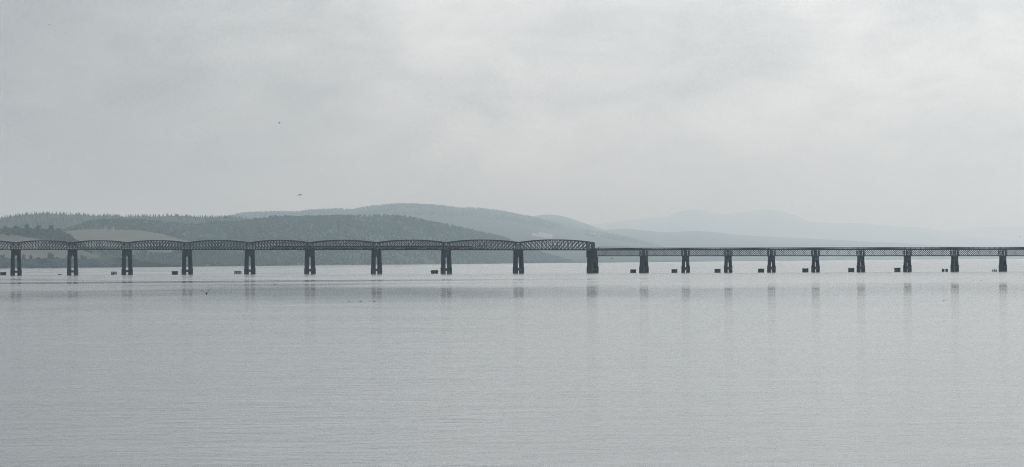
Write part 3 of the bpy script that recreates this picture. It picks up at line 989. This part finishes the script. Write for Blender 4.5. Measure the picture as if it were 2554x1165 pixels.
cage(284, 5.4, 2.9, 'two open timber cages on legs beside the third pier from the left', 2, True)
r_ = cage(593, 6.3, 3.0, 'long open timber cage with crossed braces beside the fifth pier from the left', 3)
m = MB(); m.bar((1.2, 0, 2.9), (2.0, 0, 5.3), .10, .10); m.bar((2.0, 0, 5.3), (5.6, 0, 5.9), .10, .10); m.build('rod', M_UNDER, r_)
# low wreck
p = stump_loc(149.5); root = empty('wreck', p, math.atan2(-p.x, p.y))
tag(root, 'low dark wedge of wreckage awash left of the second pier', 'wreck')
m = MB(); m.prism([octo(0, 0, 2.1, .8, -1.0), octo(.1, 0, 2.0, .75, .35)]); m.build('keel', M_STUMP, root)
m = MB(); m.add([(-2.1, -.5, .3), (-2.1, .5, .3), (2.1, .5, .3), (2.1, -.5, .3), (-1.8, -.3, 1.15), (-1.8, .3, 1.15), (.2, .3, .62), (.2, -.3, .62)],
                [(0, 3, 2, 1), (4, 7, 6, 5), (0, 4, 5, 1), (1, 5, 6, 2), (2, 6, 7, 3), (3, 7, 4, 0)]); m.build('plank_pile', M_STUMP, root)


# ------------------------------------------------------------------ gulls
def gull(pos, head, flapL, flapR, bank, label, size=1.0, group='gulls in flight', swim=False, pitch=34):
    """Heading in degrees; flap angles of inner wing (tips bend on)."""
    mb = MB()
    secs = [(-.30, .012, .0), (-.24, .045, .0), (-.12, .075, -.005), (0, .085, -.01), (.12, .075, .0), (.20, .05, .02), (.245, .046, .035), (.29, .03, .035), (.335, .01, .025)]
    mb.prism([[(math.cos(a * math.pi / 4) * r, y, z + math.sin(a * math.pi / 4) * r * .9) for a in range(8)] for y, r, z in secs])
    # tail fan
    mb.prism([[(-.02, -.26, -.008), (.02, -.26, -.008), (.02, -.26, .01), (-.02, -.26, .01)], [(-.09, -.42, -.004), (.09, -.42, -.004), (.09, -.42, .004), (-.09, -.42, .004)]])
    if not swim:
        for s, fl in ((-1, flapL), (1, flapR)):
            pts = []
            x = .05; z = .03
            segs = [(0.0, fl), (.16, fl), (.16, fl * (.92 if fl > 25 else .75)), (.18, fl * .85 if fl > 25 else fl * .35 - 4), (.17, fl * .8 if fl > 25 else fl * .1 - 6)]
            ch = [.19, .18, .15, .10, .02]; sw = [.02, .05, .03, -.04, -.13]
            for (l, a), c, y in zip(segs, ch, sw):
                x += l * math.cos(R(a)); z += l * math.sin(R(a))
                pts.append((x, z, c, y))
            mb.prism([[(s * x, y + c / 2, z), (s * x, y, z + .024), (s * x, y - c / 2, z), (s * x, y, z - .012)] for x, z, c, y in pts])
    else:
        for s in (-1, 1):
            mb.prism([[(s * .07, .10, .05), (s * .09, .0, .05), (s * .06, -.05, .07)], [(s * .03, -.30, .05), (s * .05, -.33, .04), (s * .02, -.36, .045)]])
    o = mb.build('gull', M_GULL, smooth=False)
    o.scale = (size, size, size)
    o.rotation_euler = (0 if swim else R(pitch), R(bank), R(head))
    o.location = pos
    tag(o, label, 'bird', group)


gull(at(515, 732.5, 410), 12, 38, 62, 0, 'largest gull with raised wings low over the water left of centre', 1.5, pitch=16)
gull(at(685, 710, 900), 10, 30, 42, 0, 'gull with wings in a V below the fifth and sixth piers', 1.35)
gull(at(663.5, 722.5, 980), 0, -22, -20, 4, 'gull with arched down wings beside the V shaped one', 1.25)
gull(at(732, 761, 640), 80, 10, 10, 0, 'compact gull seen side on below the sixth pier', 1.3)
gull(at(613, 795.5, 520), 60, 30, -10, 20, 'upper of two tiny gulls together on the lower left water', .62)
gull(at(616, 798.5, 520), 70, 20, -10, 20, 'lower of two tiny gulls together on the lower left water', .5)
gull(at(696, 307, 950), 70, 45, 35, 10, 'single gull high in the left sky', 1.2)
gull(at(747.5, 486.5, 800), 20, 6, 14, -10, 'gull gliding with level wings just above the hills', 1.25)
gull(at(563.5, 542.5, 850), 30, 12, -8, 0, 'gull crossing the left skyline ridge', .9)
gull(at(123, 62, 1500), 40, 25, 10, 0, 'faint gull in the top left corner of the sky', .9)
gull(at(1526, 645, 900), 35, 12, 14, -6, 'gull gliding under the first lattice span', .95)
gull(at(1496.5, 660, 1200), 60, 35, 30, 0, 'tiny gull right beside the pier where the trusses end', .7)
gull(at(1694, 658.5, 1300), 60, 20, 25, 0, 'tiny gull just left of the second lattice pier', .6)
gull(at(2354, 750, 500), 80, 40, 20, 10, 'small gull low over the lower right water', .5)
gull(at(2544, 590, 1100), 50, 35, 10, 10, 'small gull at the right frame edge above the bridge', .8)
gull(at(804, 755, 800), 80, 10, 20, 0, 'tiny gull over the dark calm band between sixth and seventh piers', .55)
for k, (x, y, lb) in enumerate(((2310, 694, 'leftmost of the birds swimming by the right end piers'), (2366, 694, 'second from left of the birds swimming by the right end piers'),
                                (2383, 694.5, 'third from left of the birds swimming by the right end piers'), (2411, 696, 'fourth from left of the birds swimming by the right end piers'),
                                (2426, 700, 'fifth from left of the birds swimming by the right end piers'), (2447, 699.5, 'rightmost of the birds swimming by the right end piers'),
                                (870, 751.5, 'left of three birds swimming on the dark calm band'), (900, 752.5, 'middle of three birds swimming on the dark calm band'), (933, 752, 'right of three birds swimming on the dark calm band'))):
    gull(on_water(x, y) + Vector((0, 0, .03)), 70 + 20 * (k % 3), 0, 0, 0, lb, 1.0, 'birds on the water', True)

# ------------------------------------------------------------------ haze
hz = MB(); hz.box(-96000, 96000, -96000, 96000, -8, 1480)
hm = bpy.data.materials.new('haze_air'); hm.use_nodes = True
t = hm.node_tree
for n in list(t.nodes): t.nodes.remove(n)
o_ = t.nodes.new('ShaderNodeOutputMaterial'); pv = t.nodes.new('ShaderNodeVolumePrincipled')
pv.inputs['Color'].default_value = (0.71, 0.905, 1.0, 1)
pv.inputs['Absorption Color'].default_value = (1, 1, 1, 1)   # clear air: scattering only, stronger in blue
pv.inputs['Density'].default_value = 4.75e-5
pv.inputs['Anisotropy'].default_value = 0.72
t.links.new(pv.outputs[0], o_.inputs['Volume'])
ho = hz.build('haze', hm); tag(ho, kind='stuff')
